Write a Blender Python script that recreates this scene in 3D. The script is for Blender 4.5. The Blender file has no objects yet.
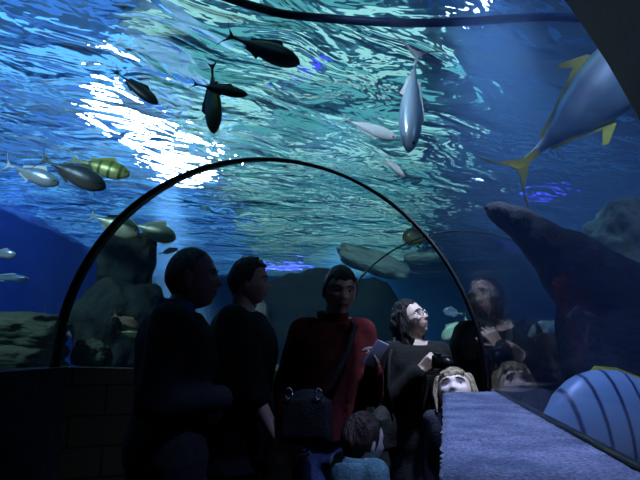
import bpy, bmesh, math, random
from mathutils import Vector, Matrix, Euler, noise
import numpy as np

random.seed(7)
C = bpy.context.scene.collection
PI = math.pi
V = Vector

# ------------------------------------------------------------------ camera
FPX, HOR, HC = 560.0, 348.0, 1.25
PITCH = math.atan((HOR - 240) / FPX)
cam_data = bpy.data.cameras.new('camera')
cam_data.sensor_width = 36.0
cam_data.lens = 36.0 * FPX / 640.0
cam_data.clip_start = 0.02
cam = bpy.data.objects.new('camera', cam_data)
cam.location = (0, 0, HC)
cam.rotation_euler = (PI / 2 + PITCH, 0, 0)
C.objects.link(cam)
bpy.context.scene.camera = cam


def at(px, py, Y):
    u = (px - 320) / FPX
    v = (240 - py) / FPX
    d = V((u, math.cos(PITCH) - v * math.sin(PITCH), math.sin(PITCH) + v * math.cos(PITCH)))
    return V((0, 0, HC)) + d * (Y / d.y)


# ------------------------------------------------------------------ materials
def nodes(name):
    m = bpy.data.materials.new(name)
    m.use_nodes = True
    nt = m.node_tree
    nt.nodes.clear()
    out = nt.nodes.new('ShaderNodeOutputMaterial')
    return m, nt, out


def nd(nt, typ, **kw):
    n = nt.nodes.new(typ)
    for k, v in kw.items():
        if k in n.inputs:
            n.inputs[k].default_value = v
        else:
            setattr(n, k, v)
    return n


def lk(nt, a, b):
    nt.links.new(a, b)


def c4(c):
    return (c[0], c[1], c[2], 1.0)


def surf(name, col, col2=None, rough=0.7, scale=8.0, bump=0.0, bscale=None, spec=0.3, metal=0.0, stretch=(1, 1, 1)):
    """plain surface with a noise mix of two colours and a noise bump"""
    m, nt, out = nodes(name)
    p = nd(nt, 'ShaderNodeBsdfPrincipled', Roughness=rough, Metallic=metal)
    p.inputs['Specular IOR Level'].default_value = spec
    p.inputs['Base Color'].default_value = c4(col)
    lk(nt, p.outputs[0], out.inputs[0])
    tc = nd(nt, 'ShaderNodeTexCoord')
    mp = nd(nt, 'ShaderNodeMapping')
    mp.inputs['Scale'].default_value = stretch
    lk(nt, tc.outputs['Object'], mp.inputs[0])
    if col2:
        n = nd(nt, 'ShaderNodeTexNoise', Scale=scale, Detail=5.0)
        lk(nt, mp.outputs[0], n.inputs['Vector'])
        r = nd(nt, 'ShaderNodeValToRGB')
        r.color_ramp.elements[0].position = .38
        r.color_ramp.elements[1].position = .64
        r.color_ramp.elements[0].color = c4(col)
        r.color_ramp.elements[1].color = c4(col2)
        lk(nt, n.outputs[0], r.inputs[0])
        lk(nt, r.outputs[0], p.inputs['Base Color'])
    if bump:
        n = nd(nt, 'ShaderNodeTexNoise', Scale=bscale or scale * 3, Detail=6.0)
        lk(nt, mp.outputs[0], n.inputs['Vector'])
        b = nd(nt, 'ShaderNodeBump', Strength=bump, Distance=.05)
        lk(nt, n.outputs[0], b.inputs['Height'])
        lk(nt, b.outputs[0], p.inputs['Normal'])
    return m


def emit(name, col, s):
    m, nt, out = nodes(name)
    e = nd(nt, 'ShaderNodeEmission', Strength=s, Color=c4(col))
    lk(nt, e.outputs[0], out.inputs[0])
    return m


def acrylic_mat():
    m, nt, out = nodes('clear_acrylic')
    t = nd(nt, 'ShaderNodeBsdfTransparent', Color=(.93, .97, 1, 1))
    g = nd(nt, 'ShaderNodeBsdfGlossy', Roughness=.012)
    g.inputs['Color'].default_value = (1, 1, 1, 1)
    lw = nd(nt, 'ShaderNodeLayerWeight', Blend=.5)
    pw = nd(nt, 'ShaderNodeMath', operation='POWER')
    pw.inputs[1].default_value = 5.0
    lk(nt, lw.outputs['Facing'], pw.inputs[0])
    mu = nd(nt, 'ShaderNodeMath', operation='MULTIPLY_ADD')
    mu.inputs[1].default_value = .24
    mu.inputs[2].default_value = .035
    lk(nt, pw.outputs[0], mu.inputs[0])
    mx = nd(nt, 'ShaderNodeMixShader')
    lk(nt, mu.outputs[0], mx.inputs[0])
    lk(nt, t.outputs[0], mx.inputs[1])
    lk(nt, g.outputs[0], mx.inputs[2])
    lk(nt, mx.outputs[0], out.inputs[0])
    return m


def water_mat():
    m, nt, out = nodes('rippled_water')
    tc = nd(nt, 'ShaderNodeTexCoord')
    geo = tc.outputs['Object']
    mp = nd(nt, 'ShaderNodeMapping')
    mr_ = nd(nt, 'ShaderNodeMapping')
    mr_.inputs['Rotation'].default_value = (0, 0, -.64)
    lk(nt, geo, mr_.inputs[0])
    mp.inputs['Scale'].default_value = (.72, 1.35, 1)
    lk(nt, mr_.outputs[0], mp.inputs[0])
    n1 = nd(nt, 'ShaderNodeTexNoise', Scale=1.45, Detail=2.5, Roughness=.5, Distortion=.9)
    n2 = nd(nt, 'ShaderNodeTexNoise', Scale=4.2, Detail=2.0, Roughness=.5, Distortion=.4)
    lk(nt, mp.outputs[0], n1.inputs['Vector'])
    lk(nt, mp.outputs[0], n2.inputs['Vector'])
    ad = nd(nt, 'ShaderNodeMath', operation='MULTIPLY_ADD')
    ad.inputs[1].default_value = .13
    lk(nt, n2.outputs[0], ad.inputs[0])
    lk(nt, n1.outputs[0], ad.inputs[2])
    b = nd(nt, 'ShaderNodeBump', Strength=1.0, Distance=WAVE)
    lk(nt, ad.outputs[0], b.inputs['Height'])
    rf = nd(nt, 'ShaderNodeBsdfRefraction', IOR=1.33, Roughness=.09)
    gl = nd(nt, 'ShaderNodeBsdfGlossy', Roughness=.03)
    gl.inputs['Color'].default_value = (.75, .9, 1, 1)
    fr = nd(nt, 'ShaderNodeFresnel', IOR=1.33)
    lk(nt, b.outputs[0], rf.inputs['Normal'])
    lk(nt, b.outputs[0], gl.inputs['Normal'])
    lk(nt, b.outputs[0], fr.inputs['Normal'])
    mx = nd(nt, 'ShaderNodeMixShader')
    lk(nt, fr.outputs[0], mx.inputs[0])
    lk(nt, rf.outputs[0], mx.inputs[1])
    lk(nt, gl.outputs[0], mx.inputs[2])
    lk(nt, mx.outputs[0], out.inputs[0])
    return m


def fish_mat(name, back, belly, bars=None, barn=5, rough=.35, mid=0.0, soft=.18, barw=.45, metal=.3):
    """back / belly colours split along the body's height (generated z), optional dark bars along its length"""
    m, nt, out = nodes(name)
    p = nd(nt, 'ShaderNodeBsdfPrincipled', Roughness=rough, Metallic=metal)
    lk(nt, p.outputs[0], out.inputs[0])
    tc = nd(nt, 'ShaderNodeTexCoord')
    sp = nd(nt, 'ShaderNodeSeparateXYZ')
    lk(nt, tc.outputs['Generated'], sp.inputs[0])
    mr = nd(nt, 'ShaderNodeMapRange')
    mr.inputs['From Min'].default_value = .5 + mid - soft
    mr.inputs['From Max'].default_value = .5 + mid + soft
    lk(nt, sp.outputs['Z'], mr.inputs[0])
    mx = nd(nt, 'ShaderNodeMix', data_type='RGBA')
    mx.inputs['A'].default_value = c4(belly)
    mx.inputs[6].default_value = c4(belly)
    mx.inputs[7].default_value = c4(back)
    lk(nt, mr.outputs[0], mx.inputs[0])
    last = mx.outputs[2]
    if bars:
        w = nd(nt, 'ShaderNodeMath', operation='MULTIPLY_ADD')
        w.inputs[1].default_value = barn * 2 * PI
        w.inputs[2].default_value = .6
        lk(nt, sp.outputs['X'], w.inputs[0])
        s = nd(nt, 'ShaderNodeMath', operation='SINE')
        lk(nt, w.outputs[0], s.inputs[0])
        m2 = nd(nt, 'ShaderNodeMapRange')
        m2.inputs['From Min'].default_value = barw
        m2.inputs['From Max'].default_value = min(1.0, barw + .35)
        lk(nt, s.outputs[0], m2.inputs[0])
        x2 = nd(nt, 'ShaderNodeMix', data_type='RGBA')
        x2.inputs[7].default_value = c4(bars)
        lk(nt, m2.outputs[0], x2.inputs[0])
        lk(nt, last, x2.inputs[6])
        last = x2.outputs[2]
    lk(nt, last, p.inputs['Base Color'])
    return m


WAVE = .30
VOL = 0.065
M = {}
M['acrylic'] = acrylic_mat()
M['water'] = water_mat()
M['rib'] = surf('black_rubber_joint', (.006, .006, .008), rough=.5)
M['concrete_dark'] = surf('dark_concrete', (.035, .035, .045), (.05, .05, .06), .9, 12, .4, 30)
M['portal'] = surf('dark_blue_shell', (.005, .007, .016), (.009, .012, .024), .6, 4, .3, 14)
M['floor'] = surf('dark_floor', (.02, .02, .024), (.03, .03, .035), .7, 5, .2)
M['tankwall'] = surf('blue_tank_wall', (.03, .11, .42), (.045, .16, .52), .9, .9, .25, 3)
M['backwall'] = surf('teal_blue_tank_wall', (.04, .17, .36), (.06, .22, .44), .9, .6, .25, 3)
M['seabed'] = surf('sandy_seabed', (.16, .19, .17), (.24, .26, .22), .95, 3, .5, 9)
M['rock_dark'] = surf('dark_reef_rock', (.035, .055, .05), (.07, .095, .075), .95, 3.5, .9, 8)
M['rock_black'] = surf('black_reef_rock', (.010, .014, .022), (.02, .026, .035), .95, 3, .9, 8)
M['rock_green'] = surf('mossy_rock', (.10, .15, .10), (.20, .24, .16), .95, 3, .9, 7, stretch=(1, 1, 3))
M['rock_dim'] = surf('dim_far_rock', (.016, .028, .03), (.03, .045, .042), .95, 2, .8, 5)
M['rock_pale'] = surf('pale_rock', (.55, .60, .52), (.72, .74, .66), .9, 3, .6, 8)
M['rock_tan'] = surf('tan_rock', (.09, .07, .05), (.15, .12, .085), .95, 4, .8, 9)
M['rib_reflection'] = surf('dark_blue_reflection', (.012, .025, .09), rough=.5)  # colour of the modelled rib reflection


def ledge_mat():
    m, nt, out = nodes('speckled_stone')
    p = nd(nt, 'ShaderNodeBsdfPrincipled', Roughness=.55)
    lk(nt, p.outputs[0], out.inputs[0])
    tc = nd(nt, 'ShaderNodeTexCoord')
    n = nd(nt, 'ShaderNodeTexNoise', Scale=9.0, Detail=6.0)
    n2 = nd(nt, 'ShaderNodeTexNoise', Scale=170.0, Detail=3.0)
    v = nd(nt, 'ShaderNodeTexVoronoi', Scale=48.0)
    for q in (n, n2, v):
        lk(nt, tc.outputs['Object'], q.inputs['Vector'])
    r = nd(nt, 'ShaderNodeValToRGB')
    r.color_ramp.elements[0].position = .36
    r.color_ramp.elements[1].position = .66
    r.color_ramp.elements[0].color = (.20, .22, .30, 1)
    r.color_ramp.elements[1].color = (.54, .54, .60, 1)
    lk(nt, n.outputs[0], r.inputs[0])
    r2 = nd(nt, 'ShaderNodeValToRGB')
    r2.color_ramp.elements[0].position = .38
    r2.color_ramp.elements[1].position = .7
    r2.color_ramp.elements[0].color = (.55, .55, .6, 1)
    r2.color_ramp.elements[1].color = (1.5, 1.5, 1.5, 1)
    lk(nt, n2.outputs[0], r2.inputs[0])
    x = nd(nt, 'ShaderNodeMix', data_type='RGBA', blend_type='MULTIPLY')
    x.inputs[0].default_value = 1
    lk(nt, r.outputs[0], x.inputs[6])
    lk(nt, r2.outputs[0], x.inputs[7])
    r3 = nd(nt, 'ShaderNodeValToRGB')
    r3.color_ramp.elements[0].position = .05
    r3.color_ramp.elements[1].position = .13
    r3.color_ramp.elements[0].color = (1, 1, 1, 1)
    r3.color_ramp.elements[1].color = (0, 0, 0, 1)
    lk(nt, v.outputs['Distance'], r3.inputs[0])
    x2 = nd(nt, 'ShaderNodeMix', data_type='RGBA')
    x2.inputs[7].default_value = (.85, .85, .9, 1)
    lk(nt, r3.outputs[0], x2.inputs[0])
    lk(nt, x.outputs[2], x2.inputs[6])
    lk(nt, x2.outputs[2], p.inputs['Base Color'])
    b = nd(nt, 'ShaderNodeBump', Strength=.5, Distance=.01)
    lk(nt, n2.outputs[0], b.inputs['Height'])
    lk(nt, b.outputs[0], p.inputs['Normal'])
    return m


M['ledge'] = ledge_mat()


def brick_mat():
    m, nt, out = nodes('brown_stone_blocks')
    p = nd(nt, 'ShaderNodeBsdfPrincipled', Roughness=.9)
    lk(nt, p.outputs[0], out.inputs[0])
    tc = nd(nt, 'ShaderNodeTexCoord')
    sp = nd(nt, 'ShaderNodeSeparateXYZ')
    lk(nt, tc.outputs['Object'], sp.inputs[0])
    cb = nd(nt, 'ShaderNodeCombineXYZ')
    lk(nt, sp.outputs['X'], cb.inputs[0])
    lk(nt, sp.outputs['Z'], cb.inputs[1])
    b = nd(nt, 'ShaderNodeTexBrick', Scale=1.0)
    b.inputs['Color1'].default_value = (.09, .07, .045, 1)
    b.inputs['Color2'].default_value = (.12, .095, .06, 1)
    b.inputs['Mortar'].default_value = (.02, .018, .015, 1)
    b.inputs['Mortar Size'].default_value = .008
    b.inputs['Brick Width'].default_value = .42
    b.inputs['Row Height'].default_value = .2
    lk(nt, cb.outputs[0], b.inputs['Vector'])
    lk(nt, b.outputs[0], p.inputs['Base Color'])
    return m


M['stone_block'] = brick_mat()


# ------------------------------------------------------------------ object helpers
def link(name, me, mat=None, parent=None, smooth=True):
    o = bpy.data.objects.new(name, me)
    C.objects.link(o)
    if mat is not None:
        me.materials.append(mat)
    if parent is not None:
        o.parent = parent
    if smooth:
        for p in me.polygons:
            p.use_smooth = True
    return o


def pyd(name, verts, faces, mat=None, parent=None, smooth=True, fix=True):
    me = bpy.data.meshes.new(name)
    me.from_pydata([tuple(v) for v in verts], [], faces)
    me.update()
    if fix:
        bm = bmesh.new()
        bm.from_mesh(me)
        bmesh.ops.recalc_face_normals(bm, faces=bm.faces)
        bm.to_mesh(me)
        bm.free()
    return link(name, me, mat, parent, smooth)


def struct(o):
    o['kind'] = 'structure'
    return o


def tag(o, label, cat, group=None):
    o['label'] = label
    o['category'] = cat
    if group:
        o['group'] = group
    return o


def empty(name, loc, label, cat, rz=0, group=None):
    o = bpy.data.objects.new(name, None)
    o.empty_display_size = .1
    C.objects.link(o)
    o.location = loc
    o.rotation_euler = (0, 0, rz)
    return tag(o, label, cat, group)


class MB:
    """collects simple solids; optionally fused by a voxel remesh into one skin"""

    def __init__(s):
        s.v = []
        s.f = []

    def add(s, v, f):
        n = len(s.v)
        s.v += [V(p) for p in v]
        s.f += [[i + n for i in q] for q in f]

    def rings(s, rings, cap=True):
        n = len(rings[0])
        v = [p for r in rings for p in r]
        f = []
        for i in range(len(rings) - 1):
            for j in range(n):
                k = (j + 1) % n
                f.append([i * n + j, i * n + k, (i + 1) * n + k, (i + 1) * n + j])
        if cap:
            f.append(list(range(n))[::-1])
            f.append([(len(rings) - 1) * n + j for j in range(n)])
        s.add(v, f)

    def cap(s, p0, r0, p1, r1, n=14):
        p0, p1 = V(p0), V(p1)
        d = p1 - p0
        L = d.length
        if L < 1e-6:
            d = V((0, 0, 1))
        d = d.normalized()
        a = d.orthogonal().normalized()
        b = d.cross(a)
        rs = []
        for k in range(5):
            t = -PI / 2 + (k + .35) / 5 * PI / 2
            rs.append((p0 + d * r0 * math.sin(t), r0 * math.cos(t)))
        rs.append((p0, r0))
        rs.append((p1, r1))
        for k in range(5):
            t = (k + .65) / 5 * PI / 2
            rs.append((p1 + d * r1 * math.sin(t), r1 * math.cos(t)))
        s.rings([[c + (a * math.cos(2 * PI * j / n) + b * math.sin(2 * PI * j / n)) * r for j in range(n)] for c, r in rs])

    def chain(s, pts, rad, n=14):
        for i in range(len(pts) - 1):
            s.cap(pts[i], rad[i], pts[i + 1], rad[i + 1], n)

    def ell(s, c, r, rot=None, n=20, m=12):
        c = V(c)
        rs = []
        for i in range(m):
            t = -PI / 2 + (i + .5) / m * PI
            ring = []
            for j in range(n):
                p = V((r[0] * math.cos(t) * math.cos(2 * PI * j / n), r[1] * math.cos(t) * math.sin(2 * PI * j / n), r[2] * math.sin(t)))
                if rot is not None:
                    p = rot @ p
                ring.append(c + p)
            rs.append(ring)
        s.rings(rs)

    def box(s, c, h, rot=None):
        c = V(c)
        vs = []
        for x in (-1, 1):
            for y in (-1, 1):
                for z in (-1, 1):
                    p = V((x * h[0], y * h[1], z * h[2]))
                    if rot is not None:
                        p = rot @ p
                    vs.append(c + p)
        s.add(vs, [[0, 1, 3, 2], [4, 6, 7, 5], [0, 4, 5, 1], [2, 3, 7, 6], [0, 2, 6, 4], [1, 5, 7, 3]])

    def tube(s, pts, r, n=10):
        pts = [V(p) for p in pts]
        if not hasattr(r, '__len__'):
            r = [r] * len(pts)
        rs = []
        a = None
        for i, p in enumerate(pts):
            d = (pts[min(i + 1, len(pts) - 1)] - pts[max(i - 1, 0)]).normalized()
            if a is None:
                a = d.orthogonal().normalized()
            a = (a - d * a.dot(d)).normalized()
            b = d.cross(a)
            rs.append([p + (a * math.cos(2 * PI * j / n) + b * math.sin(2 * PI * j / n)) * r[i] for j in range(n)])
        s.rings(rs)

    def build(s, name, mat, parent=None, vox=None, smooth=3, wrinkle=0.0, wscale=9.0, bevel=0.0):
        o = pyd(name, s.v, s.f, mat, parent, True)
        if vox:
            md = o.modifiers.new('r', 'REMESH')
            md.mode = 'VOXEL'
            md.voxel_size = vox
            if smooth:
                sm = o.modifiers.new('s', 'SMOOTH')
                sm.factor = .5
                sm.iterations = smooth
            bake(o)
        if bevel:
            bv = o.modifiers.new('b', 'BEVEL')
            bv.width = bevel
            bv.segments = 3
            bake(o)
        if wrinkle:
            me = o.data
            for vtx in me.vertices:
                c = vtx.co
                w = noise.noise(V((c.x * wscale, c.y * wscale, c.z * wscale * .45)))
                w2 = noise.noise(V((c.x * wscale * 2.6 + 5, c.y * wscale * 2.6, c.z * wscale * 1.6)))
                vtx.co = c + vtx.normal * (w + .5 * w2) * wrinkle
        return o


def bake(o):
    dg = bpy.context.evaluated_depsgraph_get()
    dg.update()
    me = bpy.data.meshes.new_from_object(o.evaluated_get(dg))
    o.modifiers.clear()
    old = o.data
    o.data = me
    bpy.data.meshes.remove(old)
    for p in me.polygons:
        p.use_smooth = True


# ------------------------------------------------------------------ the tunnel
NTH = 64
RIBS = [  # left foot, right foot, height of the arch over its feet
    (V((-2.9, -.6, 1.1)), V((.25, -1.6, 1.084)), 1.45),
    (V((-1.985, 2.31, 1.11)), V((.401, .544, 1.084)), 1.45),
    (V((-1.811, 3.907, 1.123)), V((.663, 2.27, 1.084)), 1.189),
    (V((.05, 4.62, 1.06)), V((2.52, 5.0, 1.08)), 1.19),
    (V((3.6, 7.4, 1.06)), V((4.6, 5.0, 1.08)), 1.19),
]


def arch(i, off=0.0, n=NTH):
    L, R, H = RIBS[i]
    u = (R - L)
    u.z = 0
    hw = u.length / 2
    u.normalize()
    out = []
    for k in range(n + 1):
        t = PI * k / n
        s = .5 - .5 * math.cos(t)
        p = L * (1 - s) + R * s
        p = p + u * (-math.cos(t) * off) + V((0, 0, (H + off) * math.sin(t)))
        out.append(p)
    return out


def panel(name, i, j, seg, mat, off=0.0):
    A, B = arch(i, off), arch(j, off)
    v, f = [], []
    for a in range(seg + 1):
        t = a / seg
        v += [p.lerp(q, t) for p, q in zip(A, B)]
    n = NTH + 1
    for a in range(seg):
        for k in range(NTH):
            f.append([a * n + k, a * n + k + 1, (a + 1) * n + k + 1, (a + 1) * n + k])
    return struct(pyd(name, v, f, mat, fix=False))


panel('clear_or_glow_pane_1', 1, 2, 12, M['acrylic'])
panel('clear_or_glow_pane_2', 2, 3, 12, M['acrylic'])
panel('clear_or_glow_pane_3', 3, 4, 8, M['acrylic'])


def rib(name, i, rad, axial, mat, narrow=0.0):
    L, R, H = RIBS[i]
    u = (R - L)
    u.z = 0
    u.normalize()
    w = V((-u.y, u.x, 0))
    mb = MB()
    A, B = arch(i, -rad), arch(i, rad * .6)
    rs = []
    a0 = axial
    for k_, (p, q) in enumerate(zip(A, B)):
        t_ = k_ / NTH
        axial = a0 * (1 - narrow * max(0.0, min(1.0, (t_ - .35) / .4)))
        rs.append([p - w * axial, q - w * axial, q + w * axial, p + w * axial])
    mb.rings(rs)
    return struct(mb.build(name, mat))


rib('trim_1', 2, .010, .035, M['rib'], .78)
rib('trim_2', 3, .008, .024, M['rib'])
rib('trim_3', 4, .008, .024, M['rib'])

# solid dark shell of the tunnel behind the last clear panel, and its end wall
A, B = arch(0, .06), arch(1, .06)
A2, B2 = arch(0, 0), arch(1, 0)
mb = MB()
n = NTH + 1
rs = [[A2[k], B2[k], B[k], A[k]] for k in range(n)]
mb.rings(rs)
struct(mb.build('ceiling', M['portal'], smooth=0))
mb = MB()
A = arch(0, .03)
mb.add(A + [p + V((-.02, -.1, 0)) for p in A], [list(range(n)), list(range(n, 2 * n))[::-1]] + [[k, k + 1, n + k + 1, n + k] for k in range(n - 1)])
struct(mb.build('wall_rear', M['portal']))


def low_wall(name, pts, thick, mat, sides=1, cap=None):
    """a low wall along pts (its tank edge), thick to the tunnel side, down to the floor"""
    mb = MB()
    rs = []
    for i, p in enumerate(pts):
        d = (pts[min(i + 1, len(pts) - 1)] - pts[max(i - 1, 0)])
        d.z = 0
        d.normalize()
        w = V((-d.y, d.x, 0)) * sides
        a, b = p + w * thick[0], p + w * thick[1]
        rs.append([V((a.x, a.y, 0)), V((b.x, b.y, 0)), b, a])
    mb.rings(rs)
    return struct(mb.build(name, mat, bevel=0.0))


Ls = [r[0] for r in RIBS]
Rs = [r[1] for r in RIBS]
o = low_wall('wall_left', [Ls[0], Ls[1], Ls[2]], (-.10, .16), M['concrete_dark'])
o2 = low_wall('wall_far', [Ls[2], Ls[3], Ls[4]], (-.05, .20), M['stone_block'])
o3 = low_wall('wall_inner', [Rs[2], Rs[3], Rs[4]], (-.02, .12), M['concrete_dark'], sides=-1)
for ob in (o, o2, o3):
    for p in ob.data.polygons:
        p.use_smooth = False

# stone ledge under the near right panel: fine grid top, roughened edge, a crack across it
le = [V((.13, -1.0)), V((.12, .2)), V((.152, .76)), V((.31, 1.47)), V((.465, 2.19))]
ri = [V((.40, -1.0)), V((.36, .2)), V((.442, .80)), V((.565, 1.53)), V((.69, 2.26))]
ws, fs = [], []
NA, NB = 160, 26


def lerpline(P, t):
    t *= len(P) - 1
    i = min(int(t), len(P) - 2)
    return P[i].lerp(P[i + 1], t - i)


for a in range(NA + 1):
    for b in range(NB + 1):
        t = a / NA
        p = lerpline(le, t).lerp(lerpline(ri, t), b / NB)
        z = 1.084 + .0025 * noise.noise(V((p.x * 40, p.y * 40, 0)))
        if b == 0:
            p = p + V((.010 * noise.noise(V((0, p.y * 34, 3))) + .006 * noise.noise(V((0, p.y * 90, 3))), 0))
            z -= .006
        cy = 1.06 + .03 * math.sin(p.x * 30)
        if p.x < .36:
            z -= .012 * math.exp(-((p.y - cy) / .007) ** 2) * min(1, max(0, (.36 - p.x) / .05))
        ws.append(V((p.x, p.y, z)))
W_ = NB + 1
for a in range(NA):
    for b in range(NB):
        fs.append([a * W_ + b, a * W_ + b + 1, (a + 1) * W_ + b + 1, (a + 1) * W_ + b])
# skirt down to the floor
loop = [a * W_ for a in range(NA + 1)] + [NA * W_ + b for b in range(1, W_)] + [a * W_ + NB for a in range(NA - 1, -1, -1)] + [b for b in range(NB - 1, 0, -1)]
base = len(ws)
for i in loop:
    ws.append(V((ws[i].x, ws[i].y, 0)))
nl = len(loop)
for k in range(nl):
    k2 = (k + 1) % nl
    fs.append([loop[k], loop[k2], base + k2, base + k])
struct(pyd('wall_right', ws, fs, M['ledge'], smooth=False))
# black seal strip along the foot of the near right panel
mb = MB()
mb.tube([V((r.x - .003, r.y, 1.088)) for r in [lerpline(ri, k / 40) for k in range(17, 41)]], .007, 6)
struct(mb.build('trim_4', M['rib']))

mb = MB()
fl = [Ls[0], Ls[1], Ls[2], Ls[3], Ls[4], Rs[4], Rs[3], Rs[2], Rs[1], Rs[0]]
fl = [V((p.x, p.y, 0)) for p in fl]
mb.add(fl + [p - V((0, 0, .1)) for p in fl], [list(range(10)), list(range(10, 20))[::-1]] + [[k, (k + 1) % 10, 10 + (k + 1) % 10, 10 + k] for k in range(10)])
o = struct(mb.build('floor', M['floor']))
for p in o.data.polygons:
    p.use_smooth = False

# ------------------------------------------------------------------ the tank
SURF = 4.0
X0, X1, Y0, Y1 = -6.5, 7.5, -2.5, 22.0


def plane(name, pts, mat, seg=1):
    o = pyd(name, pts, [list(range(len(pts)))], mat, smooth=False, fix=False)
    return struct(o)


# rough back wall built with real relief
def relief_wall(name, a, b, z0, z1, nu, nv, amp, mat):
    a, b = V(a), V(b)
    d = (b - a)
    w = V((d.y, -d.x, 0)).normalized()
    v, f = [], []
    for i in range(nu + 1):
        for j in range(nv + 1):
            p = a.lerp(b, i / nu)
            p.z = z0 + (z1 - z0) * j / nv
            h = noise.fractal(V((p.x * .6, p.y * .6, p.z * .8)), 1.0, 2.0, 4) * amp
            v.append(p + w * h)
    for i in range(nu):
        for j in range(nv):
            q = i * (nv + 1) + j
            f.append([q, q + 1, q + nv + 2, q + nv + 1])
    return struct(pyd(name, v, f, mat, fix=False))


relief_wall('wall_back', (X0, Y1, 0), (X1, Y1, 0), -.1, SURF + .3, 90, 30, .25, M['backwall'])
relief_wall('wall_west', (X0, Y0, 0), (X0, Y1, 0), -.1, SURF + .3, 90, 30, .25, M['tankwall'])
relief_wall('wall_east', (X1, Y1, 0), (X1, Y0, 0), -.1, SURF + .3, 90, 30, .25, M['tankwall'])
v, f = [], []
for i in range(61):
    for j in range(61):
        x = X0 + (X1 - X0) * i / 60
        y = Y0 + (Y1 - Y0) * j / 60
        v.append(V((x, y, .05 * noise.noise(V((x, y, 0))) - .16)))
for i in range(60):
    for j in range(60):
        q = i * 61 + j
        f.append([q, q + 61, q + 62, q + 1])
struct(pyd('seabed', v, f, M['seabed'], fix=False))
o = plane('water_surface', [(X0, Y0, SURF), (X0, Y1, SURF), (X1, Y1, SURF), (X1, Y0, SURF)], M['water'])

# hall above the water: dark roof, rows of added glowing panels that colour the ripples
CEIL = 7.0
plane('ceiling_hall', [(X0 - 4, Y0 - 2, CEIL + .3), (X0 - 4, Y1 + 8, CEIL + .3), (X1 + 4, Y1 + 8, CEIL + .3), (X1 + 4, Y0 - 2, CEIL + .3)],
      surf('dark_roof', (.16, .34, .52), rough=.9))

def glow_panel(i, cx, cy, sx, sy, mat, z=CEIL):  # unseen glowing panel, added to give the ripples their colours
    mb = MB()
    mb.box((cx, cy, z), (sx, sy, .05))
    o = struct(mb.build('clear_or_glow_pane_%d' % i, mat))
    for p in o.data.polygons:
        p.use_smooth = False


BL = emit('blue_panel_glow', (.05, .22, .74), 1.4)
BL2 = emit('pale_blue_panel_glow', (.10, .42, 1.0), 2.0)
TE = emit('teal_panel_glow', (.09, .42, .48), 1.3)
TE2 = emit('pale_teal_panel_glow', (.30, .72, .74), 1.45)
DB = emit('dim_blue_panel_glow', (.02, .10, .32), .6)
k = 4
random.seed(3)
for iy in range(17):
    y = 1.2 + iy * 1.6
    xe = max(.3, min(3.2, .27 * (y - 2.2)))
    for x0, x1, pair in ((-10.5, -5.6, (BL, BL2)), (-5.3, -2.6, (BL2, BL)), (-2.3, -.9, (TE, TE2)), (-.7, xe, (TE2, TE)), (xe + .4, 9, (DB, DB))):
        m = pair[iy % 2]
        if m is DB and iy % 3:
            continue
        glow_panel(k, (x0 + x1) / 2 + random.uniform(-.2, .2), y, (x1 - x0) / 2, random.uniform(.30, .46), m)
        k += 1

# the bright lamp that glitters through the ripples
mb = MB()
mb.cap((-3.3, 7.6, 6.2), .06, (-2.95, 9.4, 6.2), .14, 24)
mb.cap((-2.95, 9.4, 6.2), .14, (-2.7, 10.7, 6.2), .42, 24)
LAMP = mb.build('hanging_lamp', emit('lamp_glow', (.85, .97, 1.0), 60))
tag(LAMP, 'dazzling white lamp glittering through the water surface above the left of the tunnel', 'lamp')
VIO = emit('violet_lamp_glow', (.05, .06, 1.0), 4)
VIO2 = emit('dim_violet_lamp_glow', (.05, .08, 1.0), 1.8)
WHI = emit('white_lamp_glow', (.7, .88, 1.0), 8)
for c_, hw_, lab in (((4.75, 11.6, 5.5), .22, 'violet lamp glinting through the water at the right, above the black rock outcrop'), ((-.25, 6.7, 5.5), .14, 'violet lamp glinting through the ripples at the top centre by the broad dark fish'),
                     ((1.5, 5.3, 5.5), .12, 'white lamp glinting through the water at the top right, above the dark sagging band'),
                     ((-1.55, 21.4, 5.5), .8, 'violet lamp glinting far back between the short-haired woman and the woman in red')):
    e = empty('hanging_lamp', c_, lab, 'lamp')
    mb = MB()
    rl_ = .05 if hw_ < .15 else .09
    mb.cap((-hw_, 0, 0), rl_, (hw_, 0, 0), rl_, 16)
    mb.build('lamp_tube', WHI if hw_ < .13 else VIO2 if c_[0] == -.25 else VIO if c_[1] < 20 else emit('bright_violet_lamp_glow', (.07, .09, 1.0), 40), e)
    mb = MB()
    mb.tube([(0, 0, .08), (0, 0, 1.8)], .012, 6)
    mb.build('cord', M['rib'], e)


def spot(name, loc, to, col, power, size, blend=.6, rad=.1):
    d = bpy.data.lights.new(name, 'SPOT')
    d.energy = power
    d.color = col
    d.spot_size = math.radians(size)
    d.spot_blend = blend
    d.shadow_soft_size = rad
    o = bpy.data.objects.new(name, d)
    o.location = loc
    o.rotation_euler = (V(to) - V(loc)).to_track_quat('-Z', 'Y').to_euler()
    C.objects.link(o)
    return o


def area(name, loc, to, col, power, sx, sy):
    d = bpy.data.lights.new(name, 'AREA')
    d.energy = power
    d.color = col
    d.shape = 'RECTANGLE'
    d.size = sx
    d.size_y = sy
    o = bpy.data.objects.new(name, d)
    o.location = loc
    o.rotation_euler = (V(to) - V(loc)).to_track_quat('-Z', 'Y').to_euler()
    C.objects.link(o)
    return o


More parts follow.
